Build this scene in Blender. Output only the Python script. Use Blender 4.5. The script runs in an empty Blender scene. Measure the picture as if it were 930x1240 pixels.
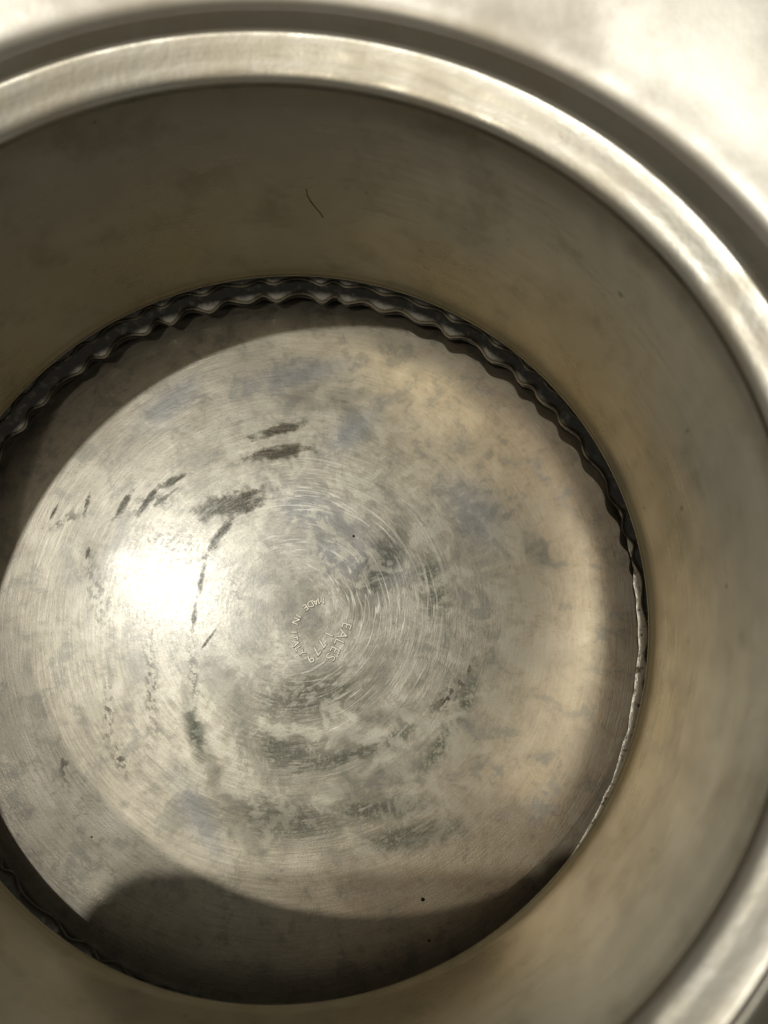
import bpy, bmesh, math, random
from mathutils import Vector, Matrix
random.seed(7)
S = bpy.context.scene
COL = S.collection
MM = 0.001
ZT = 24.0            # height of the neck lip above the table top, mm (profile heights are relative to that lip)

# ---------------------------------------------------------------- camera
cd = bpy.data.cameras.new('camera'); cam = bpy.data.objects.new('camera', cd); COL.objects.link(cam)
right = Vector((0.99991, 0.0, 0.01325)); up = Vector((-0.00337, 0.96711, 0.25430)); back = right.cross(up)
CAMP = Vector((14.31, -19.65, 130.39 + ZT)) * MM
m3 = Matrix((right, up, back)).transposed()
cam.matrix_world = Matrix.Translation(CAMP) @ m3.to_4x4()
cd.sensor_fit = 'VERTICAL'; cd.lens = 4.0; cd.sensor_height = 4.0 * 1240 / 970; cd.sensor_width = cd.sensor_height * .75
cd.clip_start = 0.002; cd.clip_end = 50
cd.dof.use_dof = True; cd.dof.focus_distance = 0.141; cd.dof.aperture_fstop = 2.1
S.camera = cam

# ---------------------------------------------------------------- light (an indoor close-up: lamps only)
W = bpy.data.worlds.new('World'); S.world = W; W.use_nodes = True
bg = W.node_tree.nodes['Background']; bg.inputs[0].default_value = (1.0, 0.925, 0.73, 1); bg.inputs[1].default_value = 0.155

def lamp(name, pos, watt, rad, col):
    l = bpy.data.lights.new(name, 'POINT'); l.energy = watt; l.shadow_soft_size = rad; l.color = col
    o = bpy.data.objects.new(name, l); COL.objects.link(o); o.location = pos; return o
# directions follow from where the rim's shadow edge lies on the base
lamp('ceiling_spot', (-0.30, 0.225, 1.55), 11.0, 0.014, (1.0, 0.965, 0.835))
lamp('second_ceiling_spot', (-0.385, -0.365, 1.56), 5.6, 0.020, (1.0, 0.90, 0.69))

S.render.engine = 'CYCLES'
S.view_settings.view_transform = 'Standard'; S.view_settings.look = 'None'; S.view_settings.gamma = 1
S.view_settings.use_curve_mapping = False; S.view_settings.exposure = 0.0
S.render.resolution_x = 768; S.render.resolution_y = 1024
S.cycles.max_bounces = 7; S.cycles.glossy_bounces = 6; S.cycles.diffuse_bounces = 4

# ---------------------------------------------------------------- node expressions
class X:
    """a node socket with arithmetic"""
    def __init__(s, nt, sock): s.nt = nt; s.s = sock
    def _m(s, op, *a, clamp=False):
        n = s.nt.nodes.new('ShaderNodeMath'); n.operation = op; n.use_clamp = clamp
        for i, v in enumerate((s,) + a):
            if isinstance(v, X): s.nt.links.new(v.s, n.inputs[i])
            else: n.inputs[i].default_value = v
        return X(s.nt, n.outputs[0])
    def __add__(s, o): return s._m('ADD', o)
    __radd__ = __add__
    def __sub__(s, o): return s._m('SUBTRACT', o)
    def __rsub__(s, o): return s._m('MULTIPLY', -1.0)._m('ADD', o)
    def __mul__(s, o): return s._m('MULTIPLY', o)
    __rmul__ = __mul__
    def __truediv__(s, o): return s._m('DIVIDE', o)
    def sq(s): return s._m('MULTIPLY', s)
    def root(s): return s._m('SQRT')
    def mx(s, o): return s._m('MAXIMUM', o)
    def clamp(s): return s._m('ADD', 0.0, clamp=True)
    def step(s, a, b, c=0.0, d=1.0):
        n = s.nt.nodes.new('ShaderNodeMapRange'); n.interpolation_type = 'SMOOTHSTEP'
        s.nt.links.new(s.s, n.inputs[0])
        for i, v in zip((1, 2, 3, 4), (a, b, c, d)): n.inputs[i].default_value = v
        return X(s.nt, n.outputs[0])
class Mat:
    def __init__(s, name):
        s.m = bpy.data.materials.new(name); s.m.use_nodes = True; s.nt = s.m.node_tree
        s.b = s.nt.nodes['Principled BSDF']
        tc = s.nt.nodes.new('ShaderNodeTexCoord')
        mp = s.nt.nodes.new('ShaderNodeVectorMath'); mp.operation = 'SCALE'; mp.inputs[3].default_value = 1000.0
        s.nt.links.new(tc.outputs['Object'], mp.inputs[0]); s.P = mp.outputs[0]       # millimetres
        sp = s.nt.nodes.new('ShaderNodeSeparateXYZ'); s.nt.links.new(s.P, sp.inputs[0])
        s.x, s.y, s.z = [X(s.nt, k) for k in sp.outputs]
        s.r = (s.x.sq() + s.y.sq()).root()
        s.cx = s.x / s.r.mx(.01); s.cy = s.y / s.r.mx(.01)
    def vec(s, a, b, c):
        n = s.nt.nodes.new('ShaderNodeCombineXYZ')
        for i, v in enumerate((a, b, c)):
            if isinstance(v, X): s.nt.links.new(v.s, n.inputs[i])
            else: n.inputs[i].default_value = v
        return n.outputs[0]
    def noise(s, scale, detail=4, rough=.55, vec=None, dist=0.0):
        n = s.nt.nodes.new('ShaderNodeTexNoise'); n.inputs['Scale'].default_value = scale
        n.inputs['Detail'].default_value = detail; n.inputs['Roughness'].default_value = rough; n.inputs['Distortion'].default_value = dist
        s.nt.links.new(vec if vec is not None else s.P, n.inputs['Vector']); return X(s.nt, n.outputs[0])
    def swirl(s, kr, ka, scale=1.0, detail=3, rough=.5, zoff=0.0, hgt=None):
        """noise drawn out along the turning direction"""
        q = (s.r if hgt is None else hgt) * kr + zoff
        return s.noise(scale, detail, rough, s.vec(q, s.cx * ka, s.cy * ka))
    def mix(s, f, a, b):
        n = s.nt.nodes.new('ShaderNodeMix'); n.data_type = 'RGBA'; n.clamp_factor = True
        if isinstance(f, X): s.nt.links.new(f.s, n.inputs[0])
        else: n.inputs[0].default_value = f
        for i, v in ((6, a), (7, b)):
            if isinstance(v, tuple): n.inputs[i].default_value = v + (1,)
            else: s.nt.links.new(v, n.inputs[i])
        return n.outputs[2]
    def put(s, key, v):
        i = s.b.inputs[key]
        if isinstance(v, X): s.nt.links.new(v.s, i)
        elif isinstance(v, tuple): i.default_value = v + (1,)
        elif isinstance(v, (int, float)): i.default_value = v
        else: s.nt.links.new(v, i)
    def bump(s, h, dist_mm, strength=1.0, prev=None):
        n = s.nt.nodes.new('ShaderNodeBump'); n.inputs['Distance'].default_value = dist_mm * MM; n.inputs['Strength'].default_value = strength
        s.nt.links.new(h.s, n.inputs['Height'])
        if prev is not None: s.nt.links.new(prev, n.inputs['Normal'])
        s.nt.links.new(n.outputs[0], s.b.inputs['Normal']); return n.outputs[0]

SILVER = (0.66, 0.618, 0.545); WARM = (0.46, 0.385, 0.265); COPPER = (0.55, 0.37, 0.245); BLUE = (0.40, 0.405, 0.43)
OLIVE = (0.16, 0.148, 0.095); DARK = (0.10, 0.098, 0.085); PALE = (0.60, 0.57, 0.48)

# ---------------------------------------------------------------- materials
def mat_wall():
    M = Mat('tarnished silver wall')
    big = M.noise(.045, 5, .6); fine = M.swirl(1.0, 5, 1.0, 4, .6, hgt=M.z)
    hz = M.swirl(5.0, 4, 1.0, 2, .5, hgt=M.z)
    yel = (M.z.step(6, 38, 1.0, 0.08) * big.step(.25, .7, .55, 1.0)).clamp()
    c = M.mix(yel * .95, (0.62, 0.60, 0.55), (0.60, 0.515, 0.34))
    c = M.mix(M.noise(.12, 5, .65).step(.48, .70) * .45, c, (0.34, 0.31, 0.225))
    spots = M.noise(.33, 2, .4).step(.74, .80) * .6
    c = M.mix(spots, c, OLIVE)
    M.put('Base Color', c); M.put('Metallic', 1.0)
    M.put('Roughness', big.step(.3, .7, .18, .28) + fine.step(.3, .8, -.03, .05))
    M.bump(fine + hz * .25 + M.noise(1.6, 3) * .3 + M.swirl(.05, 5, 1.0, 2, .5, 7.0, hgt=M.z) * 16.0, .06, .36)
    return M.m
def mat_rim(name, rough=.30, tint=SILVER, cloudy=.10, rel=.4):
    M = Mat(name)
    big = M.noise(cloudy, 5, .6); st = M.swirl(1.6, 7, 1.0, 3, .6); pit = M.noise(.9, 3, .6)
    c = M.mix(big.step(.42, .70) * .38, tint, WARM)
    c = M.mix(st.step(.5, .75) * (.25 if rel > .2 else 0.0), c, (0.42, 0.39, 0.33))
    c = M.mix(pit.step(.64, .74) * .25 * min(1, rel * 2.5), c, (0.36, 0.33, 0.27))
    M.put('Base Color', c); M.put('Metallic', 1.0)
    M.put('Roughness', big.step(.3, .7, rough - .04, rough + .07) + st.step(.4, .7, 0, .04 if rel > .2 else 0.0))
    M.bump(st * (.6 if rel > .2 else 0.0) + pit + big * 2.0, .05, rel)
    return M.m
def mat_ring():
    M = Mat('oxidised black silver')
    a = M.noise(.7, 5, .65)
    c = M.mix(a.step(.5, .75), (0.05, 0.048, 0.045), (0.18, 0.172, 0.16)); c = M.mix((M.r + (a - .5) * 1.2).step(60.0, 58.9) * .9, c, (0.84, 0.81, 0.76))  # crests painted pale as if worn, standing in for glints
    M.put('Base Color', c); M.put('Metallic', 1.0); M.put('Roughness', a.step(.3, .7, .10, .20))
    M.put('Coat Weight', .5); M.put('Coat Roughness', .15); M.bump(M.noise(2.2, 4), .06, .5); return M.m
def mat_fillet():
    M = Mat('bright uneven solder')
    a = M.noise(.8, 5, .65)
    c = M.mix(a.step(.56, .66), (0.74, 0.68, 0.60), (0.16, 0.13, 0.10))
    M.put('Base Color', c); M.put('Metallic', 1.0); M.put('Roughness', .34); M.bump(a, .25, .7); return M.m

# pixel of the photograph -> point on the base plane (mm); the depth comes from the base itself
HB = -13.5
def px(u, v, h=HB):
    d = m3 @ Vector(((u - 465) / 970, -(v - 620) / 970, -1))
    o = Vector((14.31, -19.65, 130.39)); t = (h - o.z) / d.z
    return o + d * t
STROKES = {   # marks on the base: strokes between two photo pixels (u0, v0, u1, v1, half width in px)
 'blue': [(400, 545, 450, 500, 24), (180, 515, 230, 470, 24), (340, 600, 420, 640, 34), (560, 600, 590, 640, 35), (215, 940, 260, 1030, 20), (360, 660, 480, 690, 35), (300, 470, 420, 440, 22)],
 'zone': [(330, 850, 430, 835, 34), (300, 900, 380, 920, 30), (280, 985, 400, 1000, 28), (390, 985, 520, 975, 18), (440, 720, 480, 650, 26),
          (350, 930, 480, 900, 18), (225, 850, 245, 920, 12), (430, 1030, 560, 1000, 20)],
 'green': [(575, 820, 555, 880, 11), (550, 880, 515, 930, 13), (520, 680, 530, 740, 20), (232, 860, 242, 900, 9), (500, 880, 470, 900, 10)],
 'pale': [(250, 900, 265, 970, 9), (270, 990, 320, 1040, 11), (420, 950, 500, 930, 18), (338, 940, 342, 962, 6), (309, 966, 311, 969, 4.5), (400, 480, 440, 478, 13),
          (340, 488, 400, 492, 14), (340, 690, 380, 780, 30), (250, 800, 300, 880, 25), (640, 650, 655, 680, 16), (400, 900, 440, 890, 16), (290, 870, 330, 960, 14), (360, 955, 470, 965, 12), (430, 880, 520, 850, 12), (270, 960, 300, 1010, 9)],
 'smear': [(312, 528, 365, 513, 8), (305, 553, 370, 543, 10), (250, 618, 312, 602, 17), (285, 620, 250, 670, 6), (248, 680, 238, 725, 4), (236, 735, 233, 760, 4),
           (168, 622, 190, 592, 5), (190, 592, 226, 575, 5), (137, 632, 160, 598, 5), (188, 612, 214, 592, 3), (102, 628, 110, 600, 3), (62, 632, 72, 612, 3), (105, 680, 110, 660, 2.5), (262, 760, 240, 790, 2)],
 'spat': [(130, 820, 132, 900, 7), (140, 900, 150, 935, 9), (175, 645, 235, 670, 22), (110, 680, 130, 760, 18), (230, 760, 236, 850, 7), (180, 750, 185, 900, 9),
          (75, 900, 85, 960, 7), (530, 860, 555, 830, 12), (555, 835, 572, 800, 8), (280, 690, 290, 740, 6), (150, 620, 215, 600, 14), (65, 640, 100, 620, 10)]}
SOFT = {}
for _k, _l in STROKES.items():
    SOFT[_k] = []
    for u0, v0, u1, v1, w in _l:
        a = px(u0, v0); b = px(u1, v1); L = math.hypot(b.x - a.x, b.y - a.y) or 1e-3; hw = w * .143
        SOFT[_k].append(((a.x + b.x) / 2, (a.y + b.y) / 2, (b.x - a.x) / L, (b.y - a.y) / L, L / 2 + hw, hw))
def stroke_field(k, x, y):
    """distance to the nearest stroke of a kind in units of its half width: 0 centre, 1 edge"""
    best = 9.0
    for cx, cy, ux, uy, hl, hw in SOFT[k]:
        p, q = x - cx, y - cy
        d = ((p * ux + q * uy) / hl) ** 2 + ((q * ux - p * uy) / hw) ** 2
        if d < best: best = d
    return min(3.0, math.sqrt(best))
def mat_base():
    M = Mat('turned and stained silver base')
    warp = M.noise(.5, 5, .7); grit = M.noise(1.7, 5, .7); grit2 = M.noise(3.6, 3, .7)
    def field(k, noise, amt, soft):
        n = M.nt.nodes.new('ShaderNodeAttribute'); n.attribute_name = k
        return (X(M.nt, n.outputs['Fac']) + (noise - .5) * amt).step(1.0 + soft * .4, 1.0 - soft, 0, 1)
    fine = M.swirl(4.2, 12.0, 1.0, 3, .7); mid = M.swirl(2.6, 6.0, 1.0, 3, .65, 3.0)
    cloud = M.noise(.075, 4, .62); cloud2 = M.noise(.16, 5, .68, dist=.6)
    c = M.mix(cloud.step(.38, .66) * .7, SILVER, (0.52, 0.475, 0.395))
    c = M.mix(mid.step(.38, .68) * .25, c, (0.44, 0.405, 0.335))
    c = M.mix(fine.step(.42, .66) * .36, c, (0.33, 0.30, 0.245))
    # copper tint growing towards the right-hand edge
    cop = M.r.step(34, 57) * (M.cx + M.cy * -.25).step(.0, .75) * mid.step(.2, .6, .3, 1.0)
    c = M.mix(cop * .55, c, COPPER); c = M.mix(M.r.step(18, 50) * (M.cx + .15).step(.0, .6) * .35, c, (0.52, 0.43, 0.295))
    left = M.r.step(40, 60) * (M.cx * -1.0).step(.35, .9)
    c = M.mix(left * .4, c, (0.50, 0.42, 0.37))
    c = M.mix(field('blue', cloud2, 1.2, .95) * .75, c, (0.36, 0.375, 0.425))
    zone = field('zone', cloud2, 1.6, .9); brk = (mid * .22 + cloud2 * .7 + warp * .4).step(.57, .64)
    zb = zone * brk
    c = M.mix(zb * grit2.step(.3, .6, .55, 1.0) * .95, c, (0.185, 0.195, 0.16))
    c = M.mix(field('green', cloud2, 1.5, .9) * grit.step(.34, .56) * .9, c, (0.115, 0.14, 0.10))
    pale = field('pale', cloud2, 1.3, .6)
    c = M.mix(pale * cloud2.step(.35, .6, .5, 1.0) * .7, c, PALE)
    film = (cloud2 * .8 + warp * .35).step(.56, .66) * M.r.step(50, 20, .25, 1.0)
    c = M.mix(film * .85, c, (0.76, 0.74, 0.66)); c = M.mix(cloud.step(.52, .66) * (cloud2 * -1.0 + 1.0).step(.45, .6) * .4, c, (0.50, 0.475, 0.50)); c = M.mix((cloud2 * .7 + warp * .4).step(.54, .44) * .55, c, (0.28, 0.285, 0.265))
    smear = field('smear', warp, 2.2, .55) * grit2.step(.25, .55, .35, 1.0) * mid.step(.3, .6, .55, 1.0)
    c = M.mix(smear * .95, c, OLIVE)
    dots = M.swirl(1.1, 22.0, 1.0, 3, .6, 9.0).step(.47, .56)
    spat = field('spat', warp, 1.6, .95) * dots
    c = M.mix(spat * .95, c, (0.11, 0.095, 0.07))
    # bright fine scratches left by turning, strongest round the middle
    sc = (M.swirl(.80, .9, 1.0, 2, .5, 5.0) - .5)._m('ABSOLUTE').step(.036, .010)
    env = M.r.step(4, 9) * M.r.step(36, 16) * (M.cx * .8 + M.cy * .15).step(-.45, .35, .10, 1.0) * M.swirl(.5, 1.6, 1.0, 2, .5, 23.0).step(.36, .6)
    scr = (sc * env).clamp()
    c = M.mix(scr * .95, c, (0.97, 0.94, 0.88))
    c = M.mix(grit2.step(.56, .70) * .42, c, (0.24, 0.22, 0.17))
    M.put('Base Color', c); M.put('Specular IOR Level', .3); M.put('Metallic', (1.0 - (smear * .75).mx(zb * .5).mx(pale * .5)).clamp())
    M.put('Roughness', (cloud.step(.3, .7, .355, .42) + mid.step(.3, .7, -.02, .04) + zone * .05 + smear * .15 + grit * .06).clamp())
    M.bump(fine * .5 + mid * .35 + grit2 * .8 + scr * .4, .085, .36)
    M.put('Coat Weight', (1.0 - smear * .7 - zb * .5).clamp()); M.put('Coat Roughness', grit.step(.3, .7, .15, .22) + mid * .05); M.put('Coat IOR', 1.78); 
    cn = M.nt.nodes.new('ShaderNodeBump'); cn.inputs['Distance'].default_value = .085 * MM; cn.inputs['Strength'].default_value = .05
    M.nt.links.new((grit2 + warp * 2.0).s, cn.inputs['Height']); M.nt.links.new(cn.outputs[0], M.b.inputs['Coat Normal'])
    return M.m
def mat_plain(name, col, rough, metal=0.0):
    M = Mat(name); a = M.noise(.4, 4)
    M.put('Base Color', M.mix(a, col, tuple(v * .8 for v in col))); M.put('Roughness', rough); M.put('Metallic', metal); return M.m

M_WALL = mat_wall(); M_RIM = mat_rim('silver rim band', .29, (0.67, 0.645, 0.60)); M_FLANGE = mat_rim('silver flange', .38, (0.73, 0.70, 0.665), .045, .15); M_GROOVE = mat_rim('silver groove', .34, (0.60, 0.585, 0.545))
M_RING = mat_ring(); M_FILLET = mat_fillet(); M_BASE = mat_base()
M_STAMP = mat_plain('stamped silver', (0.86, 0.82, 0.74), .37, 1.0)
M_TABLE = mat_plain('brown table top', (0.16, 0.11, 0.07), .5)
M_BLOCKER = mat_plain('black blocker', (0.02, 0.02, 0.02), .35)  # plain black of the added shadow blocker
M_CRUMB = mat_plain('dark crumb', (0.05, 0.035, 0.02), .8)

# ---------------------------------------------------------------- mesh helpers
def link(name, me, mat, parent=None, smooth=True):
    o = bpy.data.objects.new(name, me); COL.objects.link(o)
    if mat and not me.materials: me.materials.append(mat)
    if smooth: me.polygons.foreach_set('use_smooth', [True] * len(me.polygons))
    if parent: o.parent = parent
    return o
def mesh(name, v, f):
    me = bpy.data.meshes.new(name); me.from_pydata([(a * MM, b * MM, c * MM) for a, b, c in v], [], f); me.update(); return me
def curve(pts, n=8):
    """Catmull-Rom through profile points"""
    out = []
    P = [pts[0]] + list(pts) + [pts[-1]]
    for i in range(1, len(P) - 2):
        for k in range(n):
            t = k / n; a, b, c, d = P[i - 1], P[i], P[i + 1], P[i + 2]
            out.append(tuple(.5 * (2 * b[j] + (c[j] - a[j]) * t + (2 * a[j] - 5 * b[j] + 4 * c[j] - d[j]) * t * t + (3 * b[j] - a[j] - 3 * c[j] + d[j]) * t ** 3) for j in (0, 1)))
    out.append(tuple(pts[-1])); return out
def lathe(name, prof, seg=256, wob=None):
    v, f = [], []
    for i in range(seg):
        a = 2 * math.pi * i / seg
        for r, h in prof:
            if wob: r, h = wob(r, h, a)
            v.append((r * math.cos(a), r * math.sin(a), h))
    n = len(prof)
    for i in range(seg):
        j = (i + 1) % seg
        for k in range(n - 1): f.append((i * n + k, j * n + k, j * n + k + 1, i * n + k + 1))
    return mesh(name, v, f)
def tag(o, label, cat, group=None):
    o['label'] = label; o['category'] = cat
    if group: o['group'] = group

# ---------------------------------------------------------------- setting
bm = bmesh.new(); bmesh.ops.create_cube(bm, size=1.0)
bmesh.ops.scale(bm, vec=(1.2, 1.0, .03), verts=bm.verts); bmesh.ops.translate(bm, vec=(0, 0, -.015), verts=bm.verts)
bmesh.ops.bevel(bm, geom=bm.edges[:], offset=.004, segments=2, affect='EDGES')
me = bpy.data.meshes.new('table_top'); bm.to_mesh(me); bm.free()
t = link('table_top', me, M_TABLE, smooth=False); t['kind'] = 'structure'

# ---------------------------------------------------------------- the vessel
V = bpy.data.objects.new('silver_vessel', None); COL.objects.link(V); V.location = (0, 0, ZT * MM); V.empty_display_size = .02
tag(V, 'tarnished silver plated round vessel with stepped rim, black ring and stamped base', 'silverware')

def wobble(amp):
    ph = [random.uniform(0, 6.28) for _ in range(5)]
    def w(r, h, a):
        d = sum(math.sin(a * k + ph[k - 2]) / k for k in range(2, 6))
        return r + amp * d, h + amp * .5 * math.sin(a * 3 + ph[0])
    return w
wl = wobble(.12)
# inner wall, lip at the neck, thin skin behind
wallp = curve([(60.6, -1.0), (59.4, -.5), (59.6, .4), (60.05, 3), (60.5, 12), (61.0, 24), (61.4, 34), (61.6, 39), (61.85, 41.8)], 7)
link('inner_wall', lathe('inner_wall', wallp, 256, wl), M_WALL, V)
bandp = curve([(61.85, 41.8), (62.15, 42.7), (62.9, 43.35), (64.4, 44.1), (66.2, 45.05), (67.4, 45.5), (68.1, 44.9), (68.3, 42.5)], 5)
link('rim_band', lathe('rim_band', bandp, 256, wl), M_RIM, V)
groovep = curve([(68.3, 42.5), (68.7, 39.8), (69.9, 38.5), (71.5, 38.6), (72.8, 39.8), (73.6, 41.0), (74.2, 42.1)], 6)
link('rim_groove', lathe('rim_groove', groovep, 256, wl), M_GROOVE, V)
flp = curve([(74.2, 42.1), (75.0, 43.0), (76.4, 43.8), (80, 45.2), (88, 48.5), (100, 53.5), (116, 59.5), (126, 62.5), (129, 62.8), (130, 61.5), (128.5, 60), (118, 54), (105, 44), (96, 30), (92, 10), (91, -10), (92, -22.5), (93.5, -24), (90, -24)], 6)
link('outer_flange', lathe('outer_flange', flp, 256, wl), M_FLANGE, V)

# base: slightly dished, a few shallow dents
dents = [(px(345, 478), 3.6, .10), (px(650, 655), 4.5, .10), (px(130, 675), 4.0, .07), (px(425, 480), 3.0, -.05), (px(480, 640), 9, .06), (px(300, 940), 7, -.06)]
def base_h(x, y):
    r2 = x * x + y * y; h = -14.3 + r2 * .00035 - .018 * x + .008 * y
    for c, w, a in dents:
        q = ((x - c.x) ** 2 + (y - c.y) ** 2) / (w * w)
        if q < 12: h += a * math.exp(-q)
    return h
v, f = [(0, 0, base_h(0, 0))], []
SEG, RN = 420, 150
for k in range(1, RN + 1):
    r = 63.5 * k / RN
    for i in range(SEG):
        a = 2 * math.pi * i / SEG; x, y = r * math.cos(a), r * math.sin(a); v.append((x, y, base_h(x, y)))
for i in range(SEG):
    j = (i + 1) % SEG; f.append((0, 1 + i, 1 + j))
    for k in range(RN - 1):
        a = 1 + k * SEG; b = a + SEG; f.append((a + i, b + i, b + j, a + j))
bme = mesh('base', v, f)
for k in STROKES:
    at = bme.attributes.new(k, 'FLOAT', 'POINT'); at.data.foreach_set('value', [stroke_field(k, x, y) for x, y, _ in v])
base = link('base', bme, M_BASE, V)

# black rippled ring between neck and base: one band, two beads high, its lower edge wavy
def ring_mesh():
    v, f = [], []; NA, NV = 54 * 12, 22; rr = random.Random(11)
    amp = [rr.uniform(.55, 1.25) for _ in range(55)]; jit = [rr.uniform(-.25, .25) for _ in range(55)]; dep = [rr.uniform(-.25, .25) for _ in range(55)]
    for i in range(NA):
        a = 2 * math.pi * i / NA; q = i / 12; k = int(q); u = q - k; w = u * u * (3 - 2 * u)
        A = amp[k] + (amp[(k + 1) % 54] - amp[k]) * w; J = jit[k] + (jit[(k + 1) % 54] - jit[k]) * w; D = dep[k] + (dep[(k + 1) % 54] - dep[k]) * w
        wave = math.cos(2 * math.pi * (q + J)); crest = 1 - 2 * abs(math.sin(math.pi * (q + J))) ** 1.6
        hide = .5 - .5 * math.cos(a - math.radians(-54) + math.pi)      # 1 towards the lower right, 0 opposite
        lit = math.exp(-((math.degrees(math.atan2(math.sin(a - 1.1), math.cos(a - 1.1))) / 62) ** 2))
        for n in range(NV):
            t = n / (NV - 1)
            e = 2.6 * math.exp(-((t - .20) / .13) ** 2) + 3.2 * math.exp(-((t - .62) / .16) ** 2) + 1.6 * math.exp(-((t - .95) / .12) ** 2)
            r = 62.9 + 2.9 * hide ** 2.2 - .95 * lit - e * (1 + .21 * A * wave * (1 - .8 * hide ** 2))
            h = -.7 - 11.3 * t - (.8 * A * crest + D) * t * t * (1 - .8 * hide ** 2) + .25 * A * math.sin(2 * math.pi * (q + J)) * (1 - t) * t * 3
            v.append((r * math.cos(a), r * math.sin(a), h))
    for i in range(NA):
        j = (i + 1) % NA
        for n in range(NV - 1): f.append((i * NV + n, j * NV + n, j * NV + n + 1, i * NV + n + 1))
    return mesh('black_ring', v, f)
ring = link('black_ring', ring_mesh(), M_RING, V)
# run of bright solder where the ring meets the base on one side
rr = random.Random(3); rnd = [rr.uniform(-1, 1) for _ in range(140)]
v, f = [], []; NA, NP = 139, 7
for i in range(NA + 1):
    t = i / NA; a = math.radians(26 - 74 * t); q0 = t * 34; k0 = int(q0); n0 = rnd[k0] + (rnd[k0 + 1] - rnd[k0]) * (q0 - k0); w = (min(1, t * 3.2, (1 - t) * 2.2) ** .6) * (.50 + .07 * n0)
    for k in range(NP):
        q = k / (NP - 1); r = 63.2 - 3.6 * w * (1 - q) ; h = -11.75 + (.15 + 3.4 * w) * q ** 1.6
        v.append((r * math.cos(a), r * math.sin(a), h))
for i in range(NA):
    for k in range(NP - 1): f.append((i * NP + k, (i + 1) * NP + k, (i + 1) * NP + k + 1, i * NP + k + 1))
link('solder_run', mesh('solder_run', v, f), M_FILLET, V)

# maker's stamp
def glyph(ch, size):
    cu = bpy.data.curves.new('glyph', 'FONT'); cu.body = ch; cu.size = size; cu.extrude = .00012; cu.bevel_depth = .00008; cu.bevel_resolution = 1
    cu.align_x = 'CENTER'; cu.align_y = 'CENTER'; cu.resolution_u = 3; cu.offset = -.00001
    ob = bpy.data.objects.new('glyph', cu); COL.objects.link(ob)
    dg = bpy.context.evaluated_depsgraph_get(); me = bpy.data.meshes.new_from_object(ob.evaluated_get(dg))
    bpy.data.objects.remove(ob); return me
bm = bmesh.new()
def put_text(chars, size, pts):
    """chars set one by one at photo pixels; pts = list of (u, v, reading direction angle)"""
    for ch, (u, v_, ang) in zip(chars, pts):
        if ch == ' ': continue
        me = glyph(ch, size * MM); p = px(u, v_)
        me.transform(Matrix.Translation((p.x * MM, p.y * MM, (base_h(p.x, p.y) + .03) * MM)) @ Matrix.Rotation(ang, 4, 'Z')); bm.from_mesh(me); bpy.data.meshes.remove(me)
def arc(n, cu, cv, rad, a0, a1, tops_in):
    out = []
    for i in range(n):
        a = math.radians(a0 + (a1 - a0) * i / (n - 1)); u = cu + rad * math.cos(a); v_ = cv - rad * math.sin(a)
        out.append((u, v_, a + (math.pi / 2 if tops_in else -math.pi / 2)))
    return out
put_text('EALES', 2.5, [(419, 757, math.radians(-108)), (414.5, 767.5, math.radians(-112)), (410, 777, math.radians(-114)), (405, 786.5, math.radians(-117)), (399.5, 795, math.radians(-121))])
put_text('1779', 2.3, [(397.5, 767.5, math.radians(-114)), (389, 778.5, math.radians(-125)), (382.5, 787.5, math.radians(-128)), (375, 797, math.radians(-130))])
put_text('MADE IN ITALY', 1.7, arc(13, 394, 765, 39, 98, 221, True))
me = bpy.data.meshes.new('maker_stamp'); bm.to_mesh(me); bm.free()
st = link('maker_stamp', me, M_STAMP, base, smooth=False)

# ---------------------------------------------------------------- small things lying on the metal
def speck(u, v_, size, label, seed):
    rr = random.Random(seed); bm = bmesh.new(); bmesh.ops.create_icosphere(bm, subdivisions=2, radius=size * MM)
    for q in bm.verts: q.co *= rr.uniform(.65, 1.25); q.co.z *= .55
    me = bpy.data.meshes.new('dark_speck'); bm.to_mesh(me); bm.free()
    o = link('dark_speck', me, M_CRUMB); p = px(u, v_); o.location = (p.x * MM, p.y * MM, (base_h(p.x, p.y) + ZT + size * .3) * MM)
    tag(o, label, 'speck', 'dark specks on the stained base'); return o
speck(512, 1090, .34, 'dark crumb in the shaded part of the silver base below the stamp', 1)
speck(428, 648, .24, 'tiny dark crumb above the stamp on the silver base', 2)
speck(520, 1140, .22, 'tiny dark crumb deep in the shade at the foot of the wall', 3)
speck(112, 1013, .16, 'pinhead crumb beside the rim shadow on the pale side of the base', 4)

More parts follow.
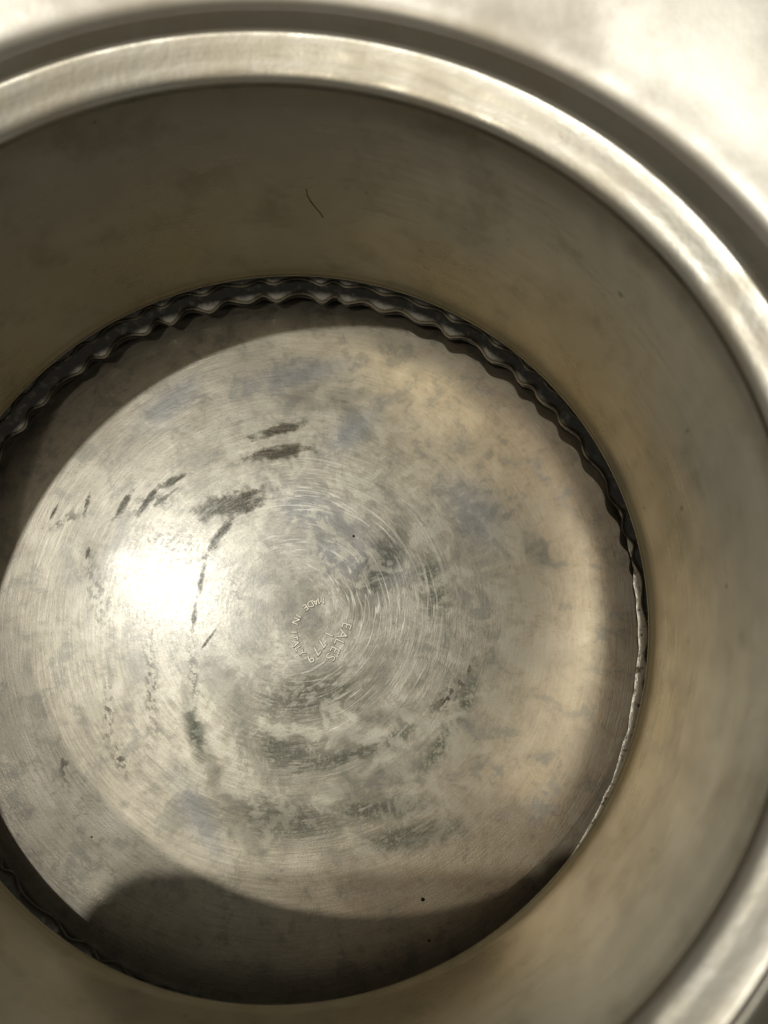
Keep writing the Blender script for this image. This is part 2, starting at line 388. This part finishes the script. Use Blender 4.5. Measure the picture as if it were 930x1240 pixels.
# hair on the inner wall
def on_wall(u, v_):
    d = m3 @ Vector(((u - 465) / 970, -(v_ - 620) / 970, -1)); o = Vector((14.31, -19.65, 130.39))
    t = 20.0
    while t < 300:
        p = o + d * t; r = math.hypot(p.x, p.y)
        R = 60 if p.z < 0 else 59.95 + .045 * p.z
        if r > R - .12: return p
        t += .1
    return p
hp = [on_wall(*q) for q in ((371, 229), (372, 236), (376, 244), (382, 251), (387, 257), (391, 263))]
cu = bpy.data.curves.new('hair', 'CURVE'); cu.dimensions = '3D'; sp = cu.splines.new('POLY'); sp.points.add(len(hp) - 1)
for q, p in zip(sp.points, hp): q.co = (p.x * MM, p.y * MM, (p.z + ZT) * MM, 1)
cu.bevel_depth = .00008; cu.bevel_resolution = 1
ob = bpy.data.objects.new('tmp', cu); COL.objects.link(ob); dg = bpy.context.evaluated_depsgraph_get()
me = bpy.data.meshes.new_from_object(ob.evaluated_get(dg)); bpy.data.objects.remove(ob)
h = link('hair', me, None); me.materials.clear(); me.materials.append(M_CRUMB)
tag(h, 'short dark curved hair stuck to the inner wall above the black ring', 'hair')

# unseen slab added above the vessel, shaped to cast the shadow across the base
def slab(w, l, t, rad, ch, n=10):
    v, f = [], []; rings = [(-t / 2, ch), (-t / 2 + ch, 0), (t / 2 - ch, 0), (t / 2, ch)]
    for z, ins in rings:
        for cx, cy, a0 in ((1, 1, 0), (-1, 1, 90), (-1, -1, 180), (1, -1, 270)):
            for k in range(n):
                a = math.radians(a0 + 90 * k / (n - 1)); r = rad - ins
                v.append((cx * (w / 2 - rad) + r * math.cos(a), cy * (l / 2 - rad) + r * math.sin(a), z))
    N = 4 * n
    for q in range(3):
        for i in range(N): j = (i + 1) % N; f.append((q * N + i, q * N + j, (q + 1) * N + j, (q + 1) * N + i))
    f.append(tuple(range(N))[::-1]); f.append(tuple(range(3 * N, 4 * N)))
    return mesh('blocker_body', v, f)
hc = bpy.data.objects.new('shadow_blocker', None); COL.objects.link(hc); hc.empty_display_size = .02
hc.matrix_world = Matrix.Translation(CAMP + right * -.035 + up * -.010 + back * .012) @ m3.to_4x4()
tag(hc, 'unseen slim black slab added above the vessel to shade its base', 'camera')
link('blocker_body', slab(78, 28, 16, 12, 2), M_BLOCKER, hc, smooth=False)
lp = [(0.1, -1.2), (3.4, -1.2), (3.9, -.4), (5.2, -.4), (5.6, -1.0), (5.6, 3)]
lo = link('lens', lathe('lens', [(r, h) for r, h in lp], 48), M_BLOCKER, hc); lo.location = (.035, .010, -.0085)  # lens-shaped piece of the added, unseen blocker
